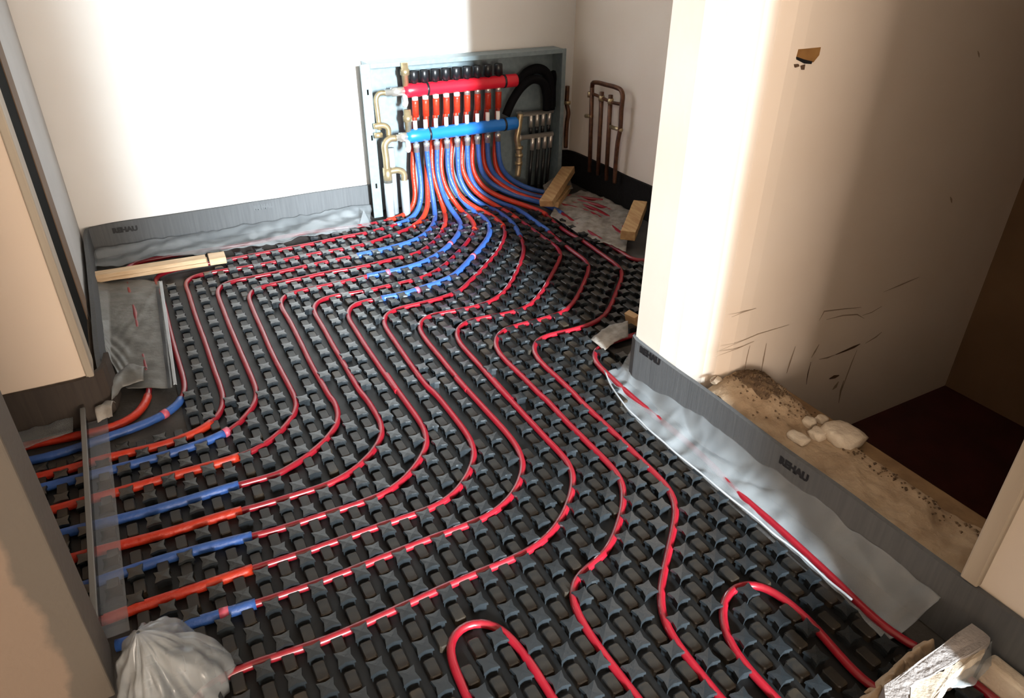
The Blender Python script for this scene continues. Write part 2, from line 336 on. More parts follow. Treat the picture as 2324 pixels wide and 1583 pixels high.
def pipe(label, air, runs, top=None, Ytop=None, tapes=(), tail=None):
    """air: pixels from the outlet down to the floor; runs: list of (kind, pixels) on the floor; kind None = bare red pipe"""
    P = []; kinds = []
    if air:
        air = list(air); k0, pts0 = runs[0]; pts0 = list(pts0)
        while len(pts0) > 1 and fl(*pts0[0], ZP).y > 2.50: air.append(pts0.pop(0))
        runs = [(k0, pts0)] + list(runs[1:])
        ent = fl(*runs[0][1][0], ZP)
        L = [0]; A = list(air)
        full = A + [runs[0][1][0]]
        for i in range(1, len(full)): L.append(L[-1] + math.hypot(full[i][0]-full[i-1][0], full[i][1]-full[i-1][1]))
        for i, q in enumerate(A):
            s = L[i]/L[-1]; s0 = max(0, (s-.35)/.65)
            p = aY(*q, Ytop + (ent.y-Ytop)*s0**1.6); p.z = max(p.z, ZP); P.append(p)
        kinds += [top]*len(A)
    for k, pts in runs:
        for q in pts:
            P.append(q if isinstance(q, Vector) else fl(*q, ZP)); kinds.append(k)
    if tail: P += [Vector((x, y, ZP)) for x, y in tail]; kinds += [kinds[-1]]*len(tail)
    S, mark = spline(P, .012)
    S = smooth_pts(S, 13)
    for p in S: p.z = max(p.z, ZP)
    mid = S[len(S)//2]
    T = thing('heating_pipe', (mid.x, mid.y, 0), label, 'heating pipe', 'heating pipes laid between the studs')
    MB().tube(S, PR, 10).build('pipe', RED, T, True)
    i = 0
    while i < len(P):
        if kinds[i]:
            j = i
            while j+1 < len(P) and kinds[j+1] == kinds[i]: j += 1
            a, c = mark[i], mark[j]
            if c-a > 2:
                o = MB().tube(S[a:c+1], SLV, 12).build('sleeve', ORANGE if kinds[i] == 'o' else BLUE, T, True)
                o['label'] = ('orange-red' if kinds[i] == 'o' else 'blue') + ' insulating sleeve'
            i = j+1
        else: i += 1
    for q in tapes:
        f = fl(*q, ZP); k = min(range(2, len(S)-2), key=lambda n: (S[n]-f).length)
        MB().tube(S[k-1:k+1], SLV+.0012, 12).build('tape_band', TAPE, T, True)
    PATHS.append([(p.x, p.y) for p in S if p.z < .03])
    return T
vx = lambda x, y: Vector((x, y, ZP))
X0 = fl(330,830,ZP).x; Yr0 = fl(620,541,ZP).y; X1 = fl(385,750,ZP).x; Yr1 = fl(560,582,ZP).y
X2 = fl(435,690,ZP).x; Yr2 = fl(480,618,ZP).y
def corner(X, Y, r=.045): return [vx(X+r, Y), vx(X+r*.3, Y-r*.25), vx(X, Y-r)]
pipe('red pipe under grey film at far left, orange-red sleeve bending into the left doorway',
     [(941,222),(940,290),(938,345),(936,380),(938,406),(943,432),(944,454)],
     [('o', cI((780,570),(650,640),(480,700))), (None, cI((400,712),(240,748),(100,772))+[(741,521),(631,539),(579,550)]+[vx(X0+.25,Yr0)]+corner(X0,Yr0)+cA((500,520),(530,700),(570,900),(610,1080),(640,1200),(648,1330))),
      ('o', cA((655,1380),(610,1470))+cL((640,240),(550,275),(450,302),(330,325),(180,352),(60,380)))], 'o', YR)
pipe('red pipe along the torn film edge, blue sleeve with pink tape at the left doorway',
     [(945,326),(946,350),(950,376),(954,395),(956,423),(956,452)],
     [('b', cI((860,600),(750,690),(600,752))), (None, cI((540,765),(400,805),(260,845),(100,885))+[(794,535),(748,545),(696,556),(641,566),(589,576)]+[vx(X1+.2,Yr1)]+corner(X1,Yr1)+cA((760,300),(800,420),(850,640),(900,840),(950,1010),(1000,1180),(1030,1300),(1030,1380))),
      ('b', cL((890,145),(840,190),(780,225),(650,280),(480,335),(350,385),(210,425),(80,450),(-40,480)))], 'b', YBL, tapes=cL((797,218)))
pipe('red pipe starting beside the pine batten, third from the left, orange-red sleeve at the doorway',
     [(966,222),(967,290),(968,345),(969,400),(970,432),(972,457)],
     [('o', cI((990,570),(920,685),(800,782))), (None, cI((740,808),(600,860),(440,920),(300,970),(130,1025))+[(762,568),(708,577),(655,588),(603,599),(562,606),(507,614)]+corner(X2,Yr2)+cA((1050,270),(1100,440),(1160,620),(1220,780),(1280,960),(1340,1140),(1400,1300),(1435,1420),(1430,1510))+cL((1060,222))),
      ('o', cL((1032,258),(960,300),(800,360),(650,395),(480,430),(340,480),(120,530),(-20,570)))], 'o', YR)
pipe('red pipe with the topmost of the three bright blue floor sleeves',
     [(968,326),(969,348),(972,376),(976,400),(979,432),(985,462)],
     [('b', cI((1090,630),(1060,765),(950,890),(780,980),(500,1062),(250,1120),(60,1162))), (None, [(777,587),(725,597),(672,609),(617,621),(572,630),(545,634)]+cA((1480,180),(1400,210),(1355,260),(1370,330),(1420,460),(1480,620),(1550,790),(1610,930),(1680,1090),(1740,1230),(1785,1340),(1785,1430),(1740,1510))+cL((1220,180),(1170,250),(1110,300))),
      ('b', cL((1090,305),(1000,345),(850,395),(680,445),(480,495),(350,530),(160,580),(0,620)))], 'b', YBL, tapes=cL((1082,304)))
pipe('red pipe running just below the topmost bright blue floor sleeve',
     [(991,220),(985,290),(979,360),(982,395),(990,425),(999,447)],
     [('o', cI((1190,480),(1215,600),(1225,720),(1190,830))), (None, cI((1170,870),(1100,950),(980,1060),(840,1140),(560,1200),(270,1280),(0,1335))+[(739,619),(684,632),(637,641),(613,645),(589,652),(572,657),(563,666),(562,675),(571,693)]+cA((1760,530),(1830,680),(1900,850),(1970,1000),(2050,1150),(2130,1300),(2200,1440),(2212,1530))+cM((160,410),(90,480),(20,550))+cL((1200,405))),
      ('o', cL((1147,425),(1000,465),(800,520),(600,580),(480,610),(350,650),(200,690),(60,730)))], 'o', YR)
pipe('red pipe with the middle one of the three bright blue floor sleeves',
     [(992,325),(992,350),(991,380),(993,397),(1000,423),(1010,452)],
     [('b', cI((1300,560),(1400,680),(1430,765),(1400,870),(1300,1000),(1150,1130),(950,1250),(700,1330),(430,1390),(190,1432))), (None, [(790,637),(753,645),(700,656),(660,664),(642,671),(635,680),(636,692)]+cB((200,490),(270,600),(340,740),(420,900),(490,1050),(560,1170),(640,1310),(720,1450))+cM((400,260),(445,350),(450,410),(400,490),(320,570),(220,650),(130,700),(60,735))+cL((1380,490),(1200,545))),
      ('b', cL((1147,552),(1000,600),(800,660),(600,715),(480,740),(340,780),(255,800),(100,850)))], 'b', YBL, tapes=cI((1270,1020),(440,1390)))
pipe('red pipe running between the middle and the lowest bright blue floor sleeves',
     [(1014,216),(1008,290),(1001,350),(1000,380),(1003,402),(1013,431)],
     [('o', cI((1330,430),(1430,570),(1540,660),(1600,740),(1612,820))), (None, cI((1600,855),(1530,960),(1420,1090),(1300,1210),(1150,1340),(1000,1420),(800,1490),(500,1553))+cB((1080,280),(800,322),(640,345),(560,380),(510,420),(500,455),(550,550),(640,700),(720,850),(800,980),(880,1120),(960,1260),(1050,1400))+cM((600,260),(670,370),(712,440),(715,490),(680,560),(600,650),(500,735),(420,780),(300,820),(190,850),(0,912))+cL((1200,668))),
      ('o', cL((1162,680),(1000,725),(800,790),(600,840),(480,870),(310,920),(150,970)))], 'o', YR)
pipe('red pipe with the lowest of the three bright blue floor sleeves',
     [(1016,324),(1016,350),(1015,380),(1020,402),(1032,431)],
     [('b', cI((1450,450),(1600,580),(1760,690),(1812,800),(1800,900),(1700,1050),(1560,1200),(1400,1370),(1250,1480),(1000,1562))+cB((1450,322),(1240,355))), (None, cB((1150,375),(1000,392),(920,425),(870,490),(880,560),(970,700),(1060,850),(1150,980),(1230,1100),(1330,1240),(1430,1380))+cM((720,110),(800,230),(880,340),(950,440),(982,505),(980,560),(930,650),(850,750),(750,830),(620,890),(480,930),(300,990),(80,1060))+cL((1370,765))),
      ('b', cL((1210,803),(1000,855),(800,910),(600,975),(480,1020),(330,1070),(150,1130)))], 'b', YBL, tapes=cI((1590,1180))+cB((1600,275)))
pipe('bare red pipe curving just right of the lowest blue floor sleeve',
     [(1039,212),(1031,290),(1023,350),(1023,385),(1030,420),(1043,446)],
     [('o', cI((1560,500),(1750,590),(1900,690),(2000,780))), (None, cI((2015,860),(2000,930),(1930,1080),(1800,1240),(1650,1400),(1500,1540))+cC((220,280),(100,325))+cB((1900,345),(1740,390),(1530,440),(1380,465),(1290,505),(1245,570),(1265,645),(1350,770),(1450,920),(1540,1050),(1640,1190),(1750,1330))+cM((1000,220),(1100,340),(1180,440),(1250,545),(1268,615),(1240,700),(1180,800),(1100,885),(990,940),(800,1000),(600,1070),(400,1140),(200,1210),(40,1260))),
      ('o', cL((1216,958),(1050,1020),(900,1070),(800,1100),(650,1150),(480,1215),(320,1270)))], 'o', YR)
pipe('red pipe whose lower end disappears under the film bag in a taped blue sleeve',
     [(1038,322),(1039,350),(1039,380),(1041,401),(1054,431)],
     [('b', cI((1600,430),(1760,512),(2000,640),(2130,760),(2210,905))), (None, cI((2250,1000),(2262,1070),(2235,1200))+[(1174,612),(1160,640)]+cC((680,280),(540,390),(400,440),(200,482),(0,518))+cB((1760,525),(1660,575),(1622,640),(1655,725),(1740,840),(1850,970),(1960,1110),(2070,1240),(2180,1370))+cM((1130,130),(1250,260),(1350,370),(1460,490),(1538,600),(1558,680),(1530,780),(1470,880),(1370,965),(1200,1040),(1000,1110),(800,1190),(600,1270),(400,1350),(200,1420),(0,1485))),
      ('b', cL((1240,1128),(1060,1182),(880,1238),(700,1290),(560,1330)))], 'b', YBL, tapes=cL((1057,1183)))
pipe('red pipe crossing the foreground to the lower left corner beside the film bag',
     [(1062,210),(1054,290),(1048,350),(1046,380),(1058,406)],
     [('o', cI((1620,330),(1800,450),(1950,540))+cJ((430,800))), (None, cJ((560,880),(740,1020),(900,1130),(985,1190),(1010,1280))+[(1266,597)]+cC((1130,190),(1020,350),(900,460),(700,520),(450,562),(280,595),(190,640),(155,710),(185,810),(280,920),(400,1050),(520,1190),(650,1340),(790,1480))+cM((1350,140),(1480,290),(1600,420),(1720,550),(1825,655),(1860,740),(1840,850),(1790,980),(1720,1085),(1600,1185),(1400,1270),(1200,1350),(1000,1440))+cN((700,645),(500,710),(300,775),(180,835),(100,890),(50,935)))], 'o', YR, tail=[(-.06,.62),(-.10,.5)])
pipe('red pipe with an S-bend right of the bottom centre loop',
     [(1060,320),(1061,350),(1062,380),(1067,406)],
     [('b', [(1084,431),(1110,449),(1143,463)]+cJ((400,655),(550,745),(700,860),(850,960))), (None, cJ((900,1020),(1050,1140),(1200,1250),(1335,1345),(1390,1440))+cC((1560,70),(1500,230),(1400,405),(1300,505),(1100,570),(900,622),(700,672),(605,725),(565,800),(580,885),(680,1010),(830,1150),(960,1280),(1080,1410))+cE((620,0),(800,200),(1000,400),(1200,600),(1380,780),(1465,900),(1480,1020),(1460,1180),(1400,1400),(1330,1560))+cF((1940,120),(1750,225),(1605,325),(1555,430),(1570,540),(1640,700),(1780,900),(1900,1080),(2060,1290),(2200,1450),(2290,1583)))], 'b', YBL, tail=[(fl(1440,1570,ZP).x, .30),(fl(1440,1570,ZP).x,.2)])
pipe('red pipe with a gentle bow left of the right foreground loop',
     [(1085,208),(1077,290),(1071,350),(1070,380),(1082,406)],
     [('o', cJ((0,400),(150,480),(300,540),(600,640),(820,740))), (None, cJ((870,800),(1000,905),(1100,980),(1300,1085),(1500,1230),(1700,1370),(1805,1460))+cC((1920,110),(1850,300),(1770,490),(1650,605),(1500,662),(1250,722),(1080,755),(1000,800),(965,870),(990,955),(1080,1060),(1230,1190),(1360,1320),(1490,1440))+cE((960,0),(1150,180),(1380,400),(1600,620),(1800,820),(1955,960),(2030,1080),(2030,1200),(2000,1350))+cG((555,0),(500,220),(460,420),(440,600),(465,780),(560,960),(700,1120),(850,1290),(980,1460),(1070,1583)))], 'o', YR, tail=[(fl(1632,1570,ZP).x, .30),(fl(1632,1570,ZP).x,.2)])
# pipes that leave to the right under the film beside the timbers
pipe('red pipe ending under the long clear film, blue sleeved past the leaning timber',
     [(1084,318),(1086,345),(1089,380),(1101,406),(1125,424)], [('b', [(1160,440),(1186,449),(1220,457),(1250,470),(1277,485)]), (None, [(1310,510),(1350,535),(1410,572),(1444,592),vx(1.60,1.72),vx(1.58,1.5),vx(1.40,1.395)]+cC((1960,770),(1850,800),(1690,850),(1605,920),(1600,1010),(1690,1090))+
      [(1300+x*.58953, 650+y*.58953) for x, y in ((200,400),(260,452),(420,582),(560,712),(650,808),(760,900),(880,1010),(1000,1120),(1100,1220),(1200,1312),(1262,1362))])], 'b', YBL, tail=[(.945,.30),(.95,.2)])
pipe('orange-red sleeved pipe from the last but one outlet of the red manifold',
     [(1107,206),(1101,290),(1096,350),(1098,378),(1110,396)], [('o', [(1135,418),(1160,434),(1190,446),(1228,456),(1262,462)]), (None, [(1300,470),(1345,484),(1380,507),(1412,532)])], 'o', YR)
pipe('blue sleeved pipe from the last but one outlet of the blue manifold',
     [(1106,317),(1107,345),(1109,372),(1120,395)], [('b', [(1145,416),(1175,433),(1205,443),(1240,450),(1275,456)]), (None, [(1310,463),(1352,475),(1396,503),(1432,530)])], 'b', YBL)
pipe('orange-red sleeved pipe from the rightmost outlet of the red manifold',
     [(1131,204),(1127,290),(1122,350),(1122,377)], [('o', [(1134,400),(1152,418),(1177,432),(1203,442),(1240,448),(1280,452)]), (None, [(1320,457),(1365,468),(1412,492)])], 'o', YR)
pipe('blue sleeved pipe from the rightmost outlet of the blue manifold',
     [(1130,316),(1131,345),(1134,375)], [('b', [(1145,394),(1169,413),(1203,429),(1240,437),(1285,444)]), (None, [(1325,449),(1368,455)])], 'b', YBL)
# two loops in the foreground
pipe('red pipe making a tight loop at the bottom centre', [], [(None, [vx(fl(1068,1570,ZP).x-.0,.2)]+cF((510,1583),(400,1330),(305,1130),(280,980),(340,840),(460,755),(600,730),(750,765),(900,850),(1050,1050),(1200,1260),(1320,1440),(1400,1583)))], tail=[(fl(1255,1575,ZP).x,.2)])
pipe('red pipe making a loop at the lower right beside the clear film', [], [(None, [vx(fl(1760,1575,ZP).x,.2)]+cG((1660,1583),(1500,1420),(1300,1200),(1150,980),(1090,760),(1090,560),(1165,425),(1290,362),(1450,362),(1600,425),(1800,580),(2000,760),(2150,900))+cH((150,880),(300,1060),(450,1220),(600,1400),(700,1500)))], tail=[(.93,.2)])

# ---------------------------------------------------------------- stud panels
A_ = .0763; LX, LY = .6535, 1.2035                             # lattice pitch and phase (h)
FILM_ZONE = [fl(x, y) for x, y in ((180,600),(520,590),(470,650),(370,655),(398,880),(260,950),(150,700))]
def inpoly(x, y, P):
    c = False; n = len(P)
    for i in range(n):
        a, b_ = P[i], P[(i+1)%n]
        if (a.y > y) != (b_.y > y) and x < (b_.x-a.x)*(y-a.y)/(b_.y-a.y)+a.x: c = not c
    return c
XE = X1 - .030
BACKE = [fl(*q) for q in ((440,640),(513,592),(600,566),(700,547),(800,526),(850,508),(900,494),(1000,480),(1130,472),(1200,476),(1248,494),(1290,518),(1340,548),(1420,580),(1470,605))]
def back_edge(x):
    for i in range(len(BACKE)-1):
        a, c = BACKE[i], BACKE[i+1]
        if a.x <= x <= c.x: return a.y+(c.y-a.y)*(x-a.x)/(c.x-a.x)
    return BACKE[0].y if x < BACKE[0].x else BACKE[-1].y
FEDGE = [fl(*q) for q in ((1340,800),(1372,842),(1395,890),(1450,955),(1560,1050),(1650,1125),(1750,1205),(1850,1290),(1930,1362),(2010,1450))]
def film_edge(y):
    for i in range(len(FEDGE)-1):
        a, c = FEDGE[i], FEDGE[i+1]
        if c.y <= y <= a.y: return c.x+(a.x-c.x)*(y-c.y)/(a.y-c.y)
    return .94
def in_panel(x, y):
    if y < .18 or y > back_edge(x)-.012: return False
    if x > .955 and y < 1.24: return False
    if x > 1.66: return False
    if y < 1.24 and x > film_edge(y)-.004: return False
    if y > 1.50 and x < XE: return False
    if y <= .99 and x < -.17: return False
    if y > YC-.06 and x < -.13: return False
    if x < -.75: return False
    if x > 1.06 and y < 1.33: return False
    return True
GRID = {}
CS = .1
for pi, P in enumerate(PATHS):
    for q in P: GRID.setdefault((int(q[0]//CS), int(q[1]//CS)), []).append(q)
def clear(x, y, need, drop):
    best = None; gx, gy = int(x//CS), int(y//CS)
    for i in (-1,0,1):
        for j in (-1,0,1):
            for q in GRID.get((gx+i, gy+j), ()):
                d = (q[0]-x)**2+(q[1]-y)**2
                if best is None or d < best[0]: best = (d, q)
    if best is None: return x, y
    d = math.sqrt(best[0])
    if d >= need: return x, y
    if d < drop: return None
    k = (need-d)/d; nx, ny = x+(x-best[1][0])*k, y+(y-best[1][1])*k
    return nx, ny
half = A_/2; sites = []; pads = []
for i in range(-40, 45):
    for j in range(-40, 60):
        x, y = LX+i*half, LY+j*half
        if not in_panel(x, y): continue
        if (i+j) % 2 == 0:
            c = clear(x, y, .0190, .0075)
            if c: sites.append(c)
        else:
            c = clear(x, y, .0175, .0095)
            if c: pads.append(c)
PANEL = thing('stud_panel', (.5,1.2,0), 'black plastic studded floor panels holding the red pipes', 'floor panel')
# base sheet follows the same outline, made of small tiles joined into one sheet
cell = half; ids = {}; V = []; Fc = []
def vid(i, j):
    if (i, j) not in ids:
        ids[(i, j)] = len(V); V.append(Vector((LX+(i-.5)*half, LY+(j-.5)*half, .0008)))
    return ids[(i, j)]
for i in range(-40, 45):
    for j in range(-40, 60):
        if in_panel(LX+i*half, LY+j*half): Fc.append((vid(i,j), vid(i+1,j), vid(i+1,j+1), vid(i,j+1)))
build('base_sheet', V, Fc, BASE, PANEL)
def star(s, n=8, rc=.0198, rm=.0108):
    return [(math.cos(math.pi/4*k + math.pi/4)*(rc if k % 2 == 0 else rm)*s, math.sin(math.pi/4*k + math.pi/4)*(rc if k % 2 == 0 else rm)*s) for k in range(n)]
SH = .0192
def stud_geo():
    V = []; Fc = []
    for s, z in ((.80,.0008),(.84,SH*.66),(1.0,SH*.74),(.95,SH)): V += [Vector((x, y, z)) for x, y in star(s)]
    for r in range(3): Fc += [(r*8+k, r*8+(k+1)%8, (r+1)*8+(k+1)%8, (r+1)*8+k) for k in range(8)]
    V.append(Vector((0,0,SH+.0006))); Fc += [(24+k, 24+(k+1)%8, 32) for k in range(8)]
    return V, Fc
def pad_geo():
    V = []; Fc = []
    sq = [(1,.86),(.72,1),(-.72,1),(-1,.86),(-1,-.86),(-.72,-1),(.72,-1),(1,-.86)]
    for s, z in ((1.0,.0008),(.95,.0112),(.84,.0126)): V += [Vector((x*.0102*s, y*.0185*s, z)) for x, y in sq]
    for r in range(2): Fc += [(r*8+k, r*8+(k+1)%8, (r+1)*8+(k+1)%8, (r+1)*8+k) for k in range(8)]
    Fc.append(tuple(range(16,24))); return V, Fc
def scatter(name, pts, geo, m, limit=290, sm=False):
    V0, F0 = geo(); me = bpy.data.meshes.new(name); me.from_pydata([tuple(v*U) for v in V0], [], F0); me.update(); me.materials.append(m)
    bm = bmesh.new(); bm.from_mesh(me); bmesh.ops.recalc_face_normals(bm, faces=bm.faces); bm.to_mesh(me); bm.free()
    if sm:
        for p in me.polygons: p.use_smooth = True
    def seen(p):
        d = Vector((p[0], p[1], -1)); z = d.dot(FW); x = d.dot(RX)/z*F+IW/2; y = d.dot(DN)/z*F+IH/2
        return -10 < x < IW+10 and y < IH+12
    vis = sorted([p for p in pts if seen(p)], key=lambda p: p[0]**2+p[1]**2)
    near, rest = vis[:limit], vis[limit:] + [p for p in pts if not seen(p)]
    for x, y in near:
        o = bpy.data.objects.new(name, me); link(o, PANEL); o.location = Vector((x, y, 0))*U - ORG[PANEL.name]
    mb = MB()
    for x, y in rest: mb.add([v+Vector((x, y, 0)) for v in V0], F0)
    o = mb.build(name+'_field', m, PANEL, sm); o['kind'] = 'stuff'
scatter('stud', sites, stud_geo, STUD)
scatter('pad', pads, pad_geo, PAD)

# ---------------------------------------------------------------- manifold cabinet and manifolds
YF, YK = 2.575, 2.655
cx0, cx1, cz0, cz1 = .806, 1.652, .004, .562
CAB = thing('manifold_cabinet', (1.22, 2.63, 0), 'open galvanised wall cabinet behind the red and blue manifolds', 'cabinet')
MB().box((cx0+.03,YK-.006,cz0), (cx1-.012,YK,cz1)).build('back_plate', ZINC, CAB)
MB().bev((cx0,YF,cz0), (cx0+.036,YF+.006,cz1), .001).box((cx0+.030,YF+.006,cz0), (cx0+.036,YK-.006,cz1)).build('left_flange', ZINC, CAB)
MB().bev((cx1-.018,YF,cz0), (cx1,YF+.006,cz1), .001).box((cx1-.018,YF+.006,cz0), (cx1-.012,YK-.006,cz1)).build('right_flange', ZINC, CAB)
MB().bev((cx0+.036,YF,cz1-.016), (cx1-.018,YF+.006,cz1), .001).box((cx0+.036,YF+.006,cz1-.006), (cx1-.018,YK-.006,cz1)).build('top_flange', ZINC, CAB)
for z in (.46,.30,.12): MB().box((cx0+.016,YF-.0015,z), (cx0+.022,YF,z+.018)).build('slot', GAP, CAB)
def cyl(mb, a, b, r, n=14): return mb.tube([Vector(a), Vector(a)*.5+Vector(b)*.5, Vector(b)], r, n)
OUT = lambda k: 0.0
def manifold(name, pl, pr, Y, r, m, label, px0, px1, capm, kind):
    a = aY(*pl, Y); c = aY(*pr, Y); zc = (a.z+c.z)/2
    T = thing(name, (a.x, Y, zc-r), label, 'manifold')
    n = 14; xs = [a.x-.006, a.x, a.x+.012, a.x+.055, a.x+.06, c.x-.05, c.x-.045, c.x-.004, c.x]
    rs = [r*.45, r*.8, r*1.05, r*1.05, r, r, r*1.05, r*1.05, r*.9]
    MB().tube([Vector((x, Y, zc)) for x in xs], r, 16, True, rs).build('bar', m, T, True)
    for xk in (a.x+.086, c.x-.056): MB().tube([Vector((xk-.004,Y,zc)), Vector((xk+.004,Y,zc))], r*1.07, 16).build('strap', BLACK, T, True)
    for k in range(9):
        q = aY(px0[0]+(px1[0]-px0[0])*k/8, px0[1]+(px1[1]-px0[1])*k/8, Y); x = q.x
        if kind == 'red':
            mb = MB().tube([Vector((x,Y,zc+r*.7)), Vector((x,Y,zc+r+.004)), Vector((x,Y,zc+r+.0045)), Vector((x,Y,zc+r+.040)), Vector((x,Y,zc+r+.043))], .016, 12, True, [.010,.010,.0165,.0165,.0135])
            mb.build('valve_cap', BLACK, T, True)
            MB().tube([Vector((x,Y,zc-r*.7)), Vector((x,Y,zc-r-.012))], .0115, 10).build('outlet_nut', WHITEP if k < 5 else NICKEL, T, True)
            MB().tube([Vector((x,Y,zc-r-.012)), Vector((x,Y,zc-r-.022)), Vector((x-.001,Y,zc-r-.072))], .0125, 10).build('outlet_collar', ORANGE, T, True)
        else:
            MB().tube([Vector((x,Y,zc+r*.7)), Vector((x,Y,zc+r+.006)), Vector((x,Y,zc+r+.03))], .008, 10).build('valve_pin', WHITEP, T, True)
            MB().tube([Vector((x,Y,zc-r*.7)), Vector((x,Y,zc-r-.006)), Vector((x,Y,zc-r-.0065)), Vector((x,Y,zc-r-.022)), Vector((x,Y,zc-r-.0225)), Vector((x,Y,zc-r-.038))], .011, 10, True, [.008,.008,.0120,.0120,.0105,.0105]).build('outlet_nut', NICKEL, T, True)
    v = a.x+.006
    MB().tube([Vector((v,Y,zc+r*.7)), Vector((v,Y,zc+r+.03)), Vector((v,Y,zc+r+.031)), Vector((v,Y,zc+r+.05)), Vector((v,Y,zc+r+.051)), Vector((v,Y,zc+r+.072))], .012, 12, True, [.011,.013,.017,.017,.014,.013]).build('air_vent', BRASS, T, True)
    MB().tube([Vector((a.x-.002,Y-.004,zc-r*.6)), Vector((a.x-.006,Y-.02,zc-r-.014)), Vector((a.x-.014,Y-.032,zc-r-.018))], .010, 10).build('drain_cock', WHITEP, T, True)
    return T, a.x, zc
TR_, RXL, RZ = manifold('supply_manifold', (918,207), (1172,181), YR-.02, .0235, GLOSSRED, 'red manifold bar with black valve caps inside the cabinet', (941,215), (1131,200), BLACK, 'red')
TB_, BXL, BZ = manifold('return_manifold', (924,304), (1172,284), YBL-.01, .0235, GLOSSBLUE, 'blue manifold bar with silver outlet nuts below the red one', (945,330), (1130,312), NICKEL, 'blue')
# brass feeds on the left of the manifolds
def px_tube(pts, Y, r, sm=True):
    P, _ = spline([aY(x, y, Y) for x, y in pts], .008); return MB().tube(P, r, 12)
T = thing('supply_feed', aY(850,210,YR-.02), 'thin brass feed pipe on the left end of the red manifold', 'pipe fitting')
yr = YR-.02
MB().tube([Vector((RXL-.004,yr,RZ)), Vector((RXL-.05,yr,RZ)), Vector((RXL-.0505,yr,RZ)), Vector((RXL-.075,yr,RZ))], .014, 12, True, [.016,.016,.011,.011]).build('union_nut', NICKEL, T, True)
P, _ = spline([Vector((RXL-.07,yr,RZ)), Vector((RXL-.095,yr,RZ)), Vector((RXL-.108,yr,RZ-.014)), Vector((RXL-.108,yr,RZ-.06)), Vector((RXL-.106,yr,RZ-.115)), Vector((RXL-.106,yr,RZ-.125))], .006)
MB().tube(P, .009, 10).build('elbow_pipe', BRASS, T, True)
yb = YBL-.01
T = thing('return_feed', aY(868,470,yb), 'brass elbow and tee pipes dropping from the blue manifold into grey insulation', 'pipe fitting')
MB().tube([Vector((BXL-.004,yb,BZ)), Vector((BXL-.03,yb,BZ)), Vector((BXL-.0305,yb,BZ)), Vector((BXL-.05,yb,BZ))], .015, 12, True, [.017,.017,.012,.012]).build('union_nut', NICKEL, T, True)
xe = BXL-.088
P, _ = spline([Vector((BXL-.045,yb,BZ)), Vector((BXL-.07,yb,BZ-.001)), Vector((xe,yb,BZ-.018)), Vector((xe,yb,BZ-.07)), Vector((xe,yb,BZ-.15))], .006)
MB().tube(P, .0125, 12).build('elbow_pipe', BRASS, T, True)
MB().tube([Vector((xe,yb,BZ-.105)), Vector((xe,yb,BZ-.16))], .0165, 12).build('tee_body', BRASS, T, True)
P, _ = spline([Vector((xe,yb,BZ-.12)), Vector((xe+.045,yb,BZ-.12)), Vector((xe+.064,yb,BZ-.134)), Vector((xe+.064,yb,BZ-.165))], .006)
MB().tube(P, .012, 12).build('tee_branch', BRASS, T, True)
MB().tube([Vector((xe,yb,BZ-.15)), Vector((xe,yb,.004))], .0165, 12).build('insulation', GREYPIPE, T, True)
MB().tube([Vector((xe+.064,yb,BZ-.16)), Vector((xe+.064,yb,.004))], .0165, 12).build('insulation', GREYPIPE, T, True)
MB().tube([Vector((xe+.028,yb+.022,BZ-.04)), Vector((xe+.028,yb+.022,.004))], .013, 12).build('insulation', GREYPIPE, T, True)
T = thing('bracket_pipe', (xe-.02, yb+.03, BZ), 'short brass bracket pipe on the cabinet flange above the blue feed', 'pipe fitting')
P, _ = spline([Vector((xe-.03,yb+.02,BZ+.045)), Vector((xe+.005,yb+.02,BZ+.045)), Vector((xe+.022,yb+.02,BZ+.034)), Vector((xe+.022,yb+.02,BZ-.012))], .006)
MB().tube(P, .0105, 10).build('elbow_pipe', BRASS, T, True)
MB().tube([Vector((xe-.03,yb+.02,BZ+.012)), Vector((xe-.002,yb+.02,BZ+.012))], .0105, 10).build('stub_pipe', BRASS, T, True)
# black hoses
for pts, lab, r in (([(1176,190),(1195,166),(1218,156),(1239,165),(1249,198),(1249,248)], 'upper of two black foam hoses arching over the small distributor', .019),
                    ([(1148,262),(1163,228),(1185,196),(1209,180),(1231,186),(1240,212),(1241,250)], 'lower of two black foam hoses arching over the small distributor', .017)):
    o = px_tube(pts, 2.60 if r > .018 else 2.575, r).build('insulated_hose', RUBBER, None, True); tag(o, lab, 'hose', 'black hoses in the cabinet')
o = px_tube([(1252,165),(1262,190),(1260,215),(1256,240)], 2.63, .018).build('insulated_hose', RUBBER, None, True); tag(o, 'short black foam hose against the right flange of the cabinet', 'hose', 'black hoses in the cabinet')
# small tap-water distributors
def distributor(pl, pr, Y, outs, down, label, m, zend=None):
    a = aY(*pl, Y); c = aY(*pr, Y); T = thing('distributor', (a.x, Y, min(aY(*q, Y).z for q in down)), label, 'distributor', 'small distributors at the right of the cabinet')
    MB().tube([a, a+(c-a)*.10, a+(c-a)*.12, c], .012, 12, True, [.015,.015,.010,.010]).build('bar', NICKEL, T, True)
    for o_, d_ in zip(outs, down):
        p = aY(*o_, Y); q = aY(*d_, Y); q.z = q.z if zend is None else zend; n_ = p + (q-p).normalized()*.040
        top = Vector((p.x, Y, a.z+(c.z-a.z)*(p.x-a.x)/(c.x-a.x)))
        MB().tube([top, n_], .0085, 10).build('outlet_nut', NICKEL, T, True)
        MB().tube([n_, q], .0075, 10).build('sheathed_pipe', m, T, True)
    return T
distributor((1174,262), (1254,251), 2.60, [(1205,266),(1219,264),(1233,262),(1247,260)], [(1204,303),(1218,302),(1231,300),(1244,298)], 'upper small silver distributor bar with four outlets beside the blue manifold', BLACK)
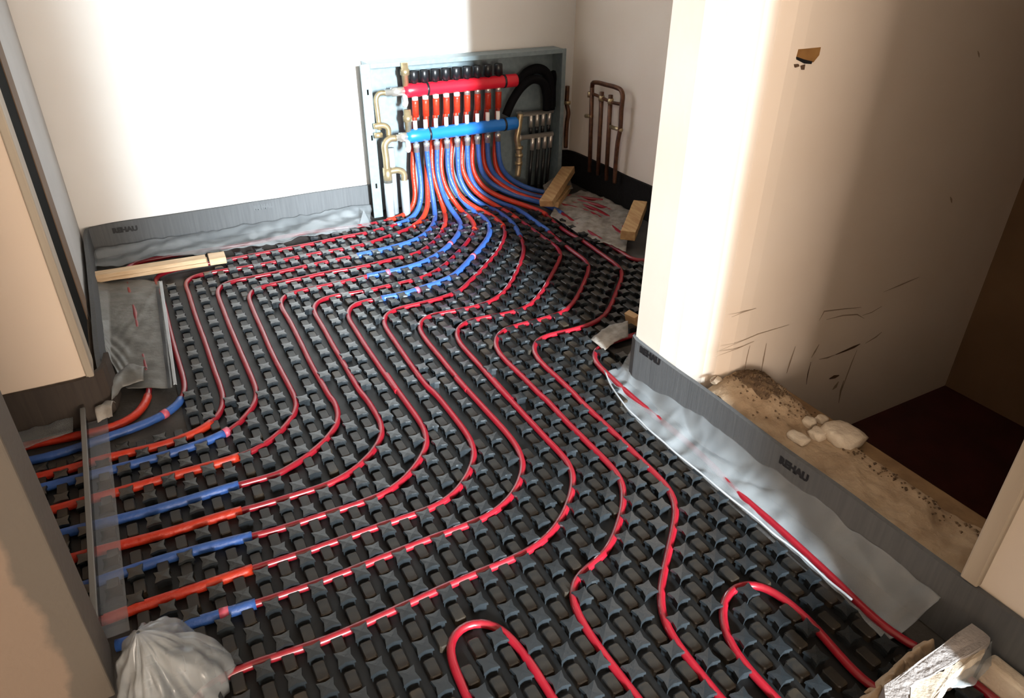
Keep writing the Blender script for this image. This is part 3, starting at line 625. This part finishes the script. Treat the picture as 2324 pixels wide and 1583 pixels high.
D2 = distributor((1172,314), (1254,303), 2.575, [(1209,318),(1223,316),(1237,314),(1250,312)], [(1200,400),(1216,402),(1228,404),(1240,398)], 'lower small silver distributor bar with four black pipes down to the floor', BLACK, .012)
T = thing('brass_riser', aY(1178,400,2.56), 'brass riser with ring joints at the left of the small distributors', 'pipe fitting')
P = [aY(x, y, 2.553) for x, y in ((1181,258),(1177,290),(1173,316),(1176,330),(1178,350),(1177,378),(1174,400))]
P, _ = spline(P, .008); MB().tube(P, .012, 12).build('pipe', BRASS, T, True)
for q in ((1178,335),(1178,352),(1177,370)):
    p = aY(*q, 2.553); MB().tube([p+Vector((0,0,.006)), p-Vector((0,0,.006))], .016, 12).build('ring_joint', BRASS, T, True)
T = thing('corner_pipe', aX(1288,330,1.70), 'dark red-brown pipe in the corner right of the cabinet', 'pipe')
P, _ = spline([aX(x, y, 1.70) for x, y in ((1288,195),(1287,215),(1286,235),(1290,255),(1287,275),(1285,300),(1284,335))], .008)
MB().tube(P, .009, 10).build('pipe', COPPER, T, True)
p = aX(1288,233,1.70); MB().tube([p+Vector((0,0,.006)), p-Vector((0,0,.006))], .014, 10).build('coupling', BRASS, T, True)
# copper pipes on the right alcove wall
XCW = 1.705
T = thing('copper_riser', aX(1370,395,XCW), 'frame of four thin copper pipes on the wall in the far right corner', 'pipes')
c7 = lambda x, y: aX(1280+x*.1705, 170+y*.1705, XCW)
for a, b_ in (((375,160),(340,1290)), ((505,225),(450,1330)), ((622,265),(560,1400))):
    MB().tube([c7(*a), c7((a[0]+b_[0])/2, (a[1]+b_[1])/2), c7(*b_)], .0085, 10).build('upright', COPPER, T, True)
P, _ = spline([c7(375,165), c7(380,110), c7(430,100), c7(560,130), c7(690,165), c7(760,205), c7(782,270), c7(765,450), c7(750,700), c7(715,900), c7(690,1150), c7(672,1440)], .008)
MB().tube(P, .0085, 10).build('outer_pipe', COPPER, T, True)
P, _ = spline([c7(355,240), c7(430,270), c7(520,310), c7(640,365), c7(765,390)], .008); MB().tube(P, .0065, 8).build('cross_pipe', COPPER, T, True)
for a, b_ in (((375,550),(290,545)), ((620,690),(765,735))):
    MB().tube([c7(*a), c7(*b_)], .008, 8).build('bracket', BRASS, T, True)
for a in ((350,260),(500,310),(620,350)): MB().tube([c7(*a)+Vector((0,0,.010)), c7(*a)-Vector((0,0,.010))], .0115, 10).build('coupling', BRASS, T, True)

# ---------------------------------------------------------------- films
def film(name, top, bot, m, label, zfun, nu=46, nv=24, wr=.006, freq=9, th=0, par=None, cat='plastic film', thick=.0012):
    """sheet between two polylines of pixels lying near the floor (top edge, bottom edge)"""
    def along(pts, u):
        L = [0]
        for i in range(1, len(pts)): L.append(L[-1]+(pts[i]-pts[i-1]).length)
        s = u*L[-1]
        for i in range(1, len(pts)):
            if s <= L[i] or i == len(pts)-1:
                return pts[i-1].lerp(pts[i], (s-L[i-1])/max(L[i]-L[i-1], 1e-6))
    A = [q if isinstance(q, Vector) else fl(*q, .012) for q in top]; B = [q if isinstance(q, Vector) else fl(*q, .012) for q in bot]
    d = (along(A, .5)-along(A, .4)).normalized()
    sd = abs(hash(label)) % 7 if False else len(label)*.37
    def P(u, v):
        p = along(A, u).lerp(along(B, v*0+u), v)
        q = Vector((p.x*freq, p.y*freq, sd)); n1 = noise.noise(q); n2 = noise.noise(q*2.7+Vector((3,1,0)))
        ridge = 1-abs(noise.noise(Vector((p.dot(d)*freq*2.2, sd, v*1.3))))*2
        p = p.copy(); p.z = zfun(u, v) + max(-.4, n1*.6+n2*.3+ridge*.5)*wr; p.z = max(p.z, .004)
        e = noise.noise(Vector((u*14, sd, v*14)))*.004
        if v > .97 or v < .03: p += Vector((0,1,0))*e
        return p
    o = MB().grid(P, nu, nv).build(name, m, par, True)
    md = o.modifiers.new('thickness', 'SOLIDIFY'); md.thickness = thick; md.offset = 1
    if not par: tag(o, label, cat)
    return o
flat = lambda z: (lambda u, v: z)
# left: along the back wall, pad on the floor, torn tails
film('plastic_film', [Vector((XL+.035,YB-.03,.05)), Vector((.3,YB-.03,.05)), Vector((.82,YB-.03,.05))], [(205,612),(350,592),(500,578),(560,572),(620,558),(700,545),(770,530),(838,512)], FILM, 'pale crumpled film strip below the back wall edge strip', lambda u, v: .020+.016*(1-v)**2+.006*math.sin(u*23+v*6)*math.sin(v*5), nu=110, nv=34, wr=.012, freq=11)
FP = film('plastic_film', [(205,640),(300,636),(365,640)], [(236,792),(288,884),(392,882)], FILMG, 'wrinkled grey film pad on the floor at the left', lambda u, v: .0150+.02*max(0,1-u*4)+.0016*math.sin(v*38+3*math.sin(u*4)+5*math.sin(v*7))*(1-u*.8), nu=40, nv=110, wr=.0045, freq=10)
film('plastic_film', [(363,648),(371,648)], [(397,884),(405,884)], HEM, 'pale torn film edge with a black stripe beside the leftmost bare pipe', lambda u, v: .026, nu=6, nv=50, wr=.003, freq=16)
o = MB().grid(lambda u, v: fl(352+(u*7)+v*28+1.0, 650+v*232, .0262) + Vector((0,0,.0025*math.sin(v*20))), 2, 40).build('black_stripe', INK, FP)
film('plastic_film', [(272,862),(305,838),(340,852)], [(262,935),(285,905),(335,892)], FILMG, 'small curled film tail at the end of the grey pad', lambda u, v: .028+.03*math.sin(v*2.6), nu=18, nv=14, wr=.006, freq=18)
film('plastic_film', [(225,945),(250,925),(268,930)], [(228,975),(245,968),(262,962)], FILMD, 'small brownish film knot beside the orange-red sleeve', lambda u, v: .03+.02*math.sin(v*3), nu=12, nv=10, wr=.006, freq=24)
film('plastic_film', [(10,1008),(90,984),(172,962)], [(22,1046),(95,1022),(172,996)], FILM, 'milky film flap over the sleeve behind the near left wall', lambda u, v: .030, nu=26, nv=12, wr=.006, freq=12)
# right: long clear flap over a pipe along the edge strip
RT = [(1440,832),(1520,905),(1600,985),(1680,1050),(1760,1120),(1850,1200),(1960,1290),(2060,1370),(2112,1412)]
RB = [(1372,842),(1395,890),(1450,955),(1560,1050),(1650,1125),(1750,1205),(1850,1290),(1930,1362),(2010,1450)]
film('plastic_film', RT, RB, FILM, 'long clear crumpled film flap along the right edge strip', lambda u, v: .0035+.072*(1-v)**2.4+.008*math.sin(v*9+u*5)*(1-v)+.007*abs(math.sin(v*7+2.5*math.sin(u*11)+u*6))*(1-v*.8), nu=150, nv=40, wr=.008, freq=10)
P = [fl(x, y, .022) for x, y in RB[:-1]]; P, _ = spline(P, .012)
P = [p+Vector((.004*noise.noise(Vector((i*.2,1,1))), .004*noise.noise(Vector((i*.2,4,1))), .002+.003*noise.noise(Vector((i*.15,9,1))))) for i, p in enumerate(P)]
o = MB().tube(P, .0022, 8).build('film_hem', HEM, None, True); tag(o, 'white rolled hem on the edge of the long clear film flap', 'film hem')
film('plastic_film', [(1340,775),(1380,748),(1424,742)], [(1372,800),(1395,785),(1424,778)], FILMD, 'brownish film scrap at the wall corner by the bent pipe', lambda u, v: .018+.012*u, nu=16, nv=10, wr=.004, freq=20)
film('plastic_film', [(1272,448),(1320,430),(1380,452),(1432,478)], [(1248,492),(1285,515),(1340,545),(1420,575)], FILMD, 'dirty torn film patch between the two timbers in the far right corner', lambda u, v: .0125+.008*math.sin(u*9)*math.sin(v*7), nu=60, nv=44, wr=.010, freq=12)
film('plastic_film', [(1232,432),(1258,412),(1290,408)], [(1240,462),(1265,448),(1300,440)], FILMD, 'dirty film scrap under the leaning timber', lambda u, v: .030, nu=20, nv=14, wr=.010, freq=16)
o = MB().add([fl(815,512,.01), fl(842,498,.01), fl(845,516,.01), fl(828,505,.01)+Vector((0,0,.05))], [(0,1,3),(1,2,3),(2,0,3),(0,2,1)]).build('film_peak', FILM); tag(o, 'small pale peak of film in front of the cabinet corner', 'plastic film')
# crumpled bag, lower left
def bag(u, v):
    a = 2*math.pi*u; c = fl(395,1560,0); ca, sa = math.cos(a), math.sin(a)
    n = noise.noise(Vector((ca*1.6, sa*1.6, 4+v*.5)))*.5 + noise.noise(Vector((ca*4.2, sa*4.2, 9+v*1.2)))*.30 + noise.noise(Vector((ca*9, sa*9, 2+v*2)))*.14
    R_ = .074*(1-v**1.9)*(1+n*.9) + .003
    lean = Vector((-.020, .018))*v**1.5
    return Vector((c.x+ca*R_*.95+lean.x, c.y+sa*R_*1.1+lean.y, .002+.118*v**.85 + .012*noise.noise(Vector((ca*3, sa*3, v*5)))*(1-v)*v*4))
o = MB().grid(bag, 96, 30).build('film_bag', FILM, None, True); tag(o, 'crumpled clear film bag standing at the lower left', 'plastic bag')
md = o.modifiers.new('thickness', 'SOLIDIFY'); md.thickness = .001
# joint profile across the left doorway
T = thing('joint_profile', (-.205,1.25,0), 'grey upright joint profile with clear foot across the left doorway', 'profile')
MB().box((-.2085,.955,.020), (-.2065,1.60,.056)).build('web', DARKP, T)
MB().bev((-.2125,.955,.056), (-.2025,1.60,.062), .001).build('top_lip', SHEET, T)
MB().box((-.2065,.955,.0185), (-.168,1.60,.0200)).build('clear_foot', CLEARP, T)

# ---------------------------------------------------------------- timbers, rubble
def plank(name, a, b_, w_, t_, m, label, cat='timber', group=None, roll=0, jag=0):
    a, b_ = Vector(a), Vector(b_); d = (b_-a).normalized(); s = d.cross(Vector((0,0,1))).normalized(); n = s.cross(d)
    s, n = s*math.cos(roll)+n*math.sin(roll), n*math.cos(roll)-s*math.sin(roll)
    bm = bmesh.new(); L = (b_-a).length; N = 10; V = []; Fc = []
    for i in range(N+1):
        p = a+d*(L*i/N)
        for sx_, sn in ((-.5,0),(.5,0),(.5,1),(-.5,1)):
            e = Vector((noise.noise(p*30+Vector((sx_*9,sn*7,1))), noise.noise(p*30+Vector((sx_*9,sn*7,5))), noise.noise(p*30+Vector((3,sx_*5,sn*5)))))*.0012
            if i in (0,N) and jag: e += d*random.uniform(-jag,jag)
            V.append(p+s*(w_*sx_)+n*(t_*sn)+e)
    bm.free()
    Fc = [(4*i+k, 4*i+(k+1)%4, 4*(i+1)+(k+1)%4, 4*(i+1)+k) for i in range(N) for k in range(4)] + [(0,1,2,3),(4*N+3,4*N+2,4*N+1,4*N)]
    o = build(name, V, Fc, m); o.modifiers.new('bevel', 'BEVEL').width = .0015; return tag(o, label, cat, group)
a = fl(203,637,.024); c = fl(472,597,.024)
plank('pine_batten', a, c, .050, .012, WOOD, 'long pale pine batten lying on the film at the left', 'batten')
a = fl(205,631,.037); c = fl(468,590,.037)
plank('pine_batten', a, c, .038, .013, WOOD, 'narrower pale pine batten stacked on the long one', 'batten')
a = fl(476,596,.022); c = fl(513,590,.022)
plank('pine_offcut', a, c, .055, .022, WOOD, 'short pale pine offcut at the right end of the battens', 'wood offcut')
p0 = fl(1240,470,.03); p1 = aX(1291,391,1.66)
plank('timber_offcut', p0, p1, .055, .028, WOODY, 'yellowish timber leaning against the darkened edge strip', 'wood offcut', roll=.1, jag=.004)
p0 = fl(1262,470,.016); p1 = fl(1290,432,.016)
plank('timber_offcut', p0, p1, .022, .022, WOODY, 'thin brown timber sliver right beside the leaning one', 'wood offcut', jag=.006)
p0 = fl(1424,545,.035); p1 = fl(1452,474,.06)
plank('timber_offcut', p0, p1, .052, .034, WOODY, 'yellowish timber block standing out near the door wall edge', 'wood offcut', jag=.003)
p0 = fl(1432,742,.004); p1 = fl(1428,716,.045)
plank('timber_offcut', p0, p1, .040, .02, WOODY, 'tiny pale timber end poking out behind the door wall', 'wood offcut')
def chunk(name, c, r, m, label, cat='rubble', group=None, seed=0, sub=3, sq=(1,1,.6)):
    bm = bmesh.new(); bmesh.ops.create_icosphere(bm, subdivisions=sub, radius=1)
    V = []
    for v in bm.verts:
        q = v.co.copy(); k = 1+.30*noise.noise(q*1.3+Vector((seed,0,0)))+.12*noise.noise(q*3.5+Vector((0,seed,0)))
        q = q*k; q.x = max(-.8,min(.8,q.x)); q.y = max(-.8,min(.8,q.y)); q.z = max(-.6,min(.7,q.z))
        V.append(Vector(c)+Vector((q.x*r*sq[0], q.y*r*sq[1], q.z*r*sq[2])))
    Fc = [[v.index for v in f.verts] for f in bm.faces]; bm.free()
    o = build(name, V, Fc, m, None, sub > 2); return tag(o, label, cat, group)
def on_sill(x, y, z=.10): 
    p = fl(x, y, z); return p
for (x, y), r, sq, lab in (((1912,985), .040, (1,1.15,.5), 'large pale plaster lump at the outer edge of the sill'), ((1858,980), .020, (1,1,.7), 'white broken plaster piece beside the large lump on the sill'),
                      ((1838,955), .016, (1,1,.7), 'small pale plaster piece in the rubble against the wall'), ((1866,948), .014, (1,1,.7), 'smallest round plaster piece behind the dark crumbs'),
                      ((1622,885), .014, (1,1,.7), 'white crumb at the corner where strip and wall meet'), ((1812,990), .022, (.8,1.2,.4), 'flat tan plaster flake in the middle of the sill')):
    p = fl(x, y, .105); p.z = sillz(p.x, p.y)+r*.3*sq[2]
    chunk('plaster_chunk', p, r, PLAST, lab, 'rubble', 'plaster rubble on the sill', seed=r*900+x, sq=sq)
mb = MB()
for k in range(620):
    x = random.gauss(1.115,.032); y = .935-abs(random.gauss(0,.055)) if k < 440 else random.uniform(.36,.85)
    if k >= 440: x = 1.145+random.gauss(0,.010)
    x = min(max(x,1.02),1.19); z = (sillz(x, y) if x < 1.15 else .088)+.001; r = random.uniform(.0012,.0042)
    mb.add([(x-r,y-r*.6,z),(x+r,y-r*.7,z),(x+r*.2,y+r,z),(x,y,z+r*.9)], [(0,1,3),(1,2,3),(2,0,3),(0,2,1)])
o = mb.build('rubble_crumbs', DIRT); tag(o, 'dark brown crumbs and dirt scattered over the sill', 'crumbs', kind='stuff')
def dirt(u, v):
    a = 2*math.pi*u; r = v*(1+.45*noise.noise(Vector((math.cos(a)*2, math.sin(a)*2, 3)))+.2*noise.noise(Vector((math.cos(a)*6, math.sin(a)*6, 8))))
    x = 1.105+math.cos(a)*.042*r; y = min(.942, .895+math.sin(a)*.055*r); return Vector((x, y, sillz(x, y)+.0015+.002*noise.noise(Vector((x*120, y*120, 1)))))
o = MB().grid(dirt, 48, 14).build('dirt_patch', DIRT, WR, True)
# stone and plaster pieces in the lower right corner
def slab(name, px, z, th, m, label, jag=.003):
    P = [fl(x, y, z) for x, y in px]; Q = []
    for i, p in enumerate(P):
        q = P[(i+1)%len(P)]
        for k in range(5):
            r_ = p.lerp(q, k/5); Q.append(r_+Vector((random.uniform(-jag,jag), random.uniform(-jag,jag), random.uniform(-jag,jag)*.5)))
    n = len(Q); Bt = [q-Vector((random.uniform(-.002,.002),random.uniform(-.002,.002),th)) for q in Q]
    o = build(name, Q+Bt, [tuple(range(n)), tuple(range(2*n-1,n-1,-1))]+[(i,(i+1)%n,n+(i+1)%n,n+i) for i in range(n)], m); return tag(o, label, 'rubble')
slab('stone_block', [(2006,1556),(2207,1414),(2248,1446),(2243,1464),(2180,1494),(2066,1554),(2062,1600),(2010,1600)], .085, .08, STONE, 'speckled grey stone block in the lower right corner', .0015)
slab('plaster_slab', [(2064,1600),(2068,1556),(2100,1536),(2140,1522),(2180,1496),(2215,1480),(2240,1466),(2232,1482),(2190,1508),(2150,1545),(2116,1600)],   .080, .045, PLASTC, 'broken cream plaster slab lying against the speckled stone block', .0015)
mbx = MB().grid(lambda u, v: (lambda p: Vector((p.x, p.y, .004+.052*math.sin(math.pi*min(1,max(0,v)))*(.55+.6*noise.noise(Vector((p.x*45,p.y*45,2)))+.35*noise.noise(Vector((p.x*120,p.y*120,7))))+.006)))(fl(1925+150*u+95*v-u*v*40, 1590-135*u+28*v, .03)), 60, 24)
o = mbx.build('rubble_heap', SILL, None, True); tag(o, 'heap of beige crumbled mortar in front of the stone block', 'rubble')
film('plastic_film', [(2152,1552),(2195,1522),(2226,1500)], [(2130,1605),(2180,1605),(2222,1560)], FILM, 'bluish film scrap behind the broken plaster slab', lambda u, v: .060, nu=20, nv=14, wr=.010, freq=18)
o = MB().bev((.955,.08,.0), (.982,.262,.055), .006).build('mortar_kerb', PLAST); tag(o, 'pale rounded mortar kerb at the foot of the strip in the lower right', 'kerb')
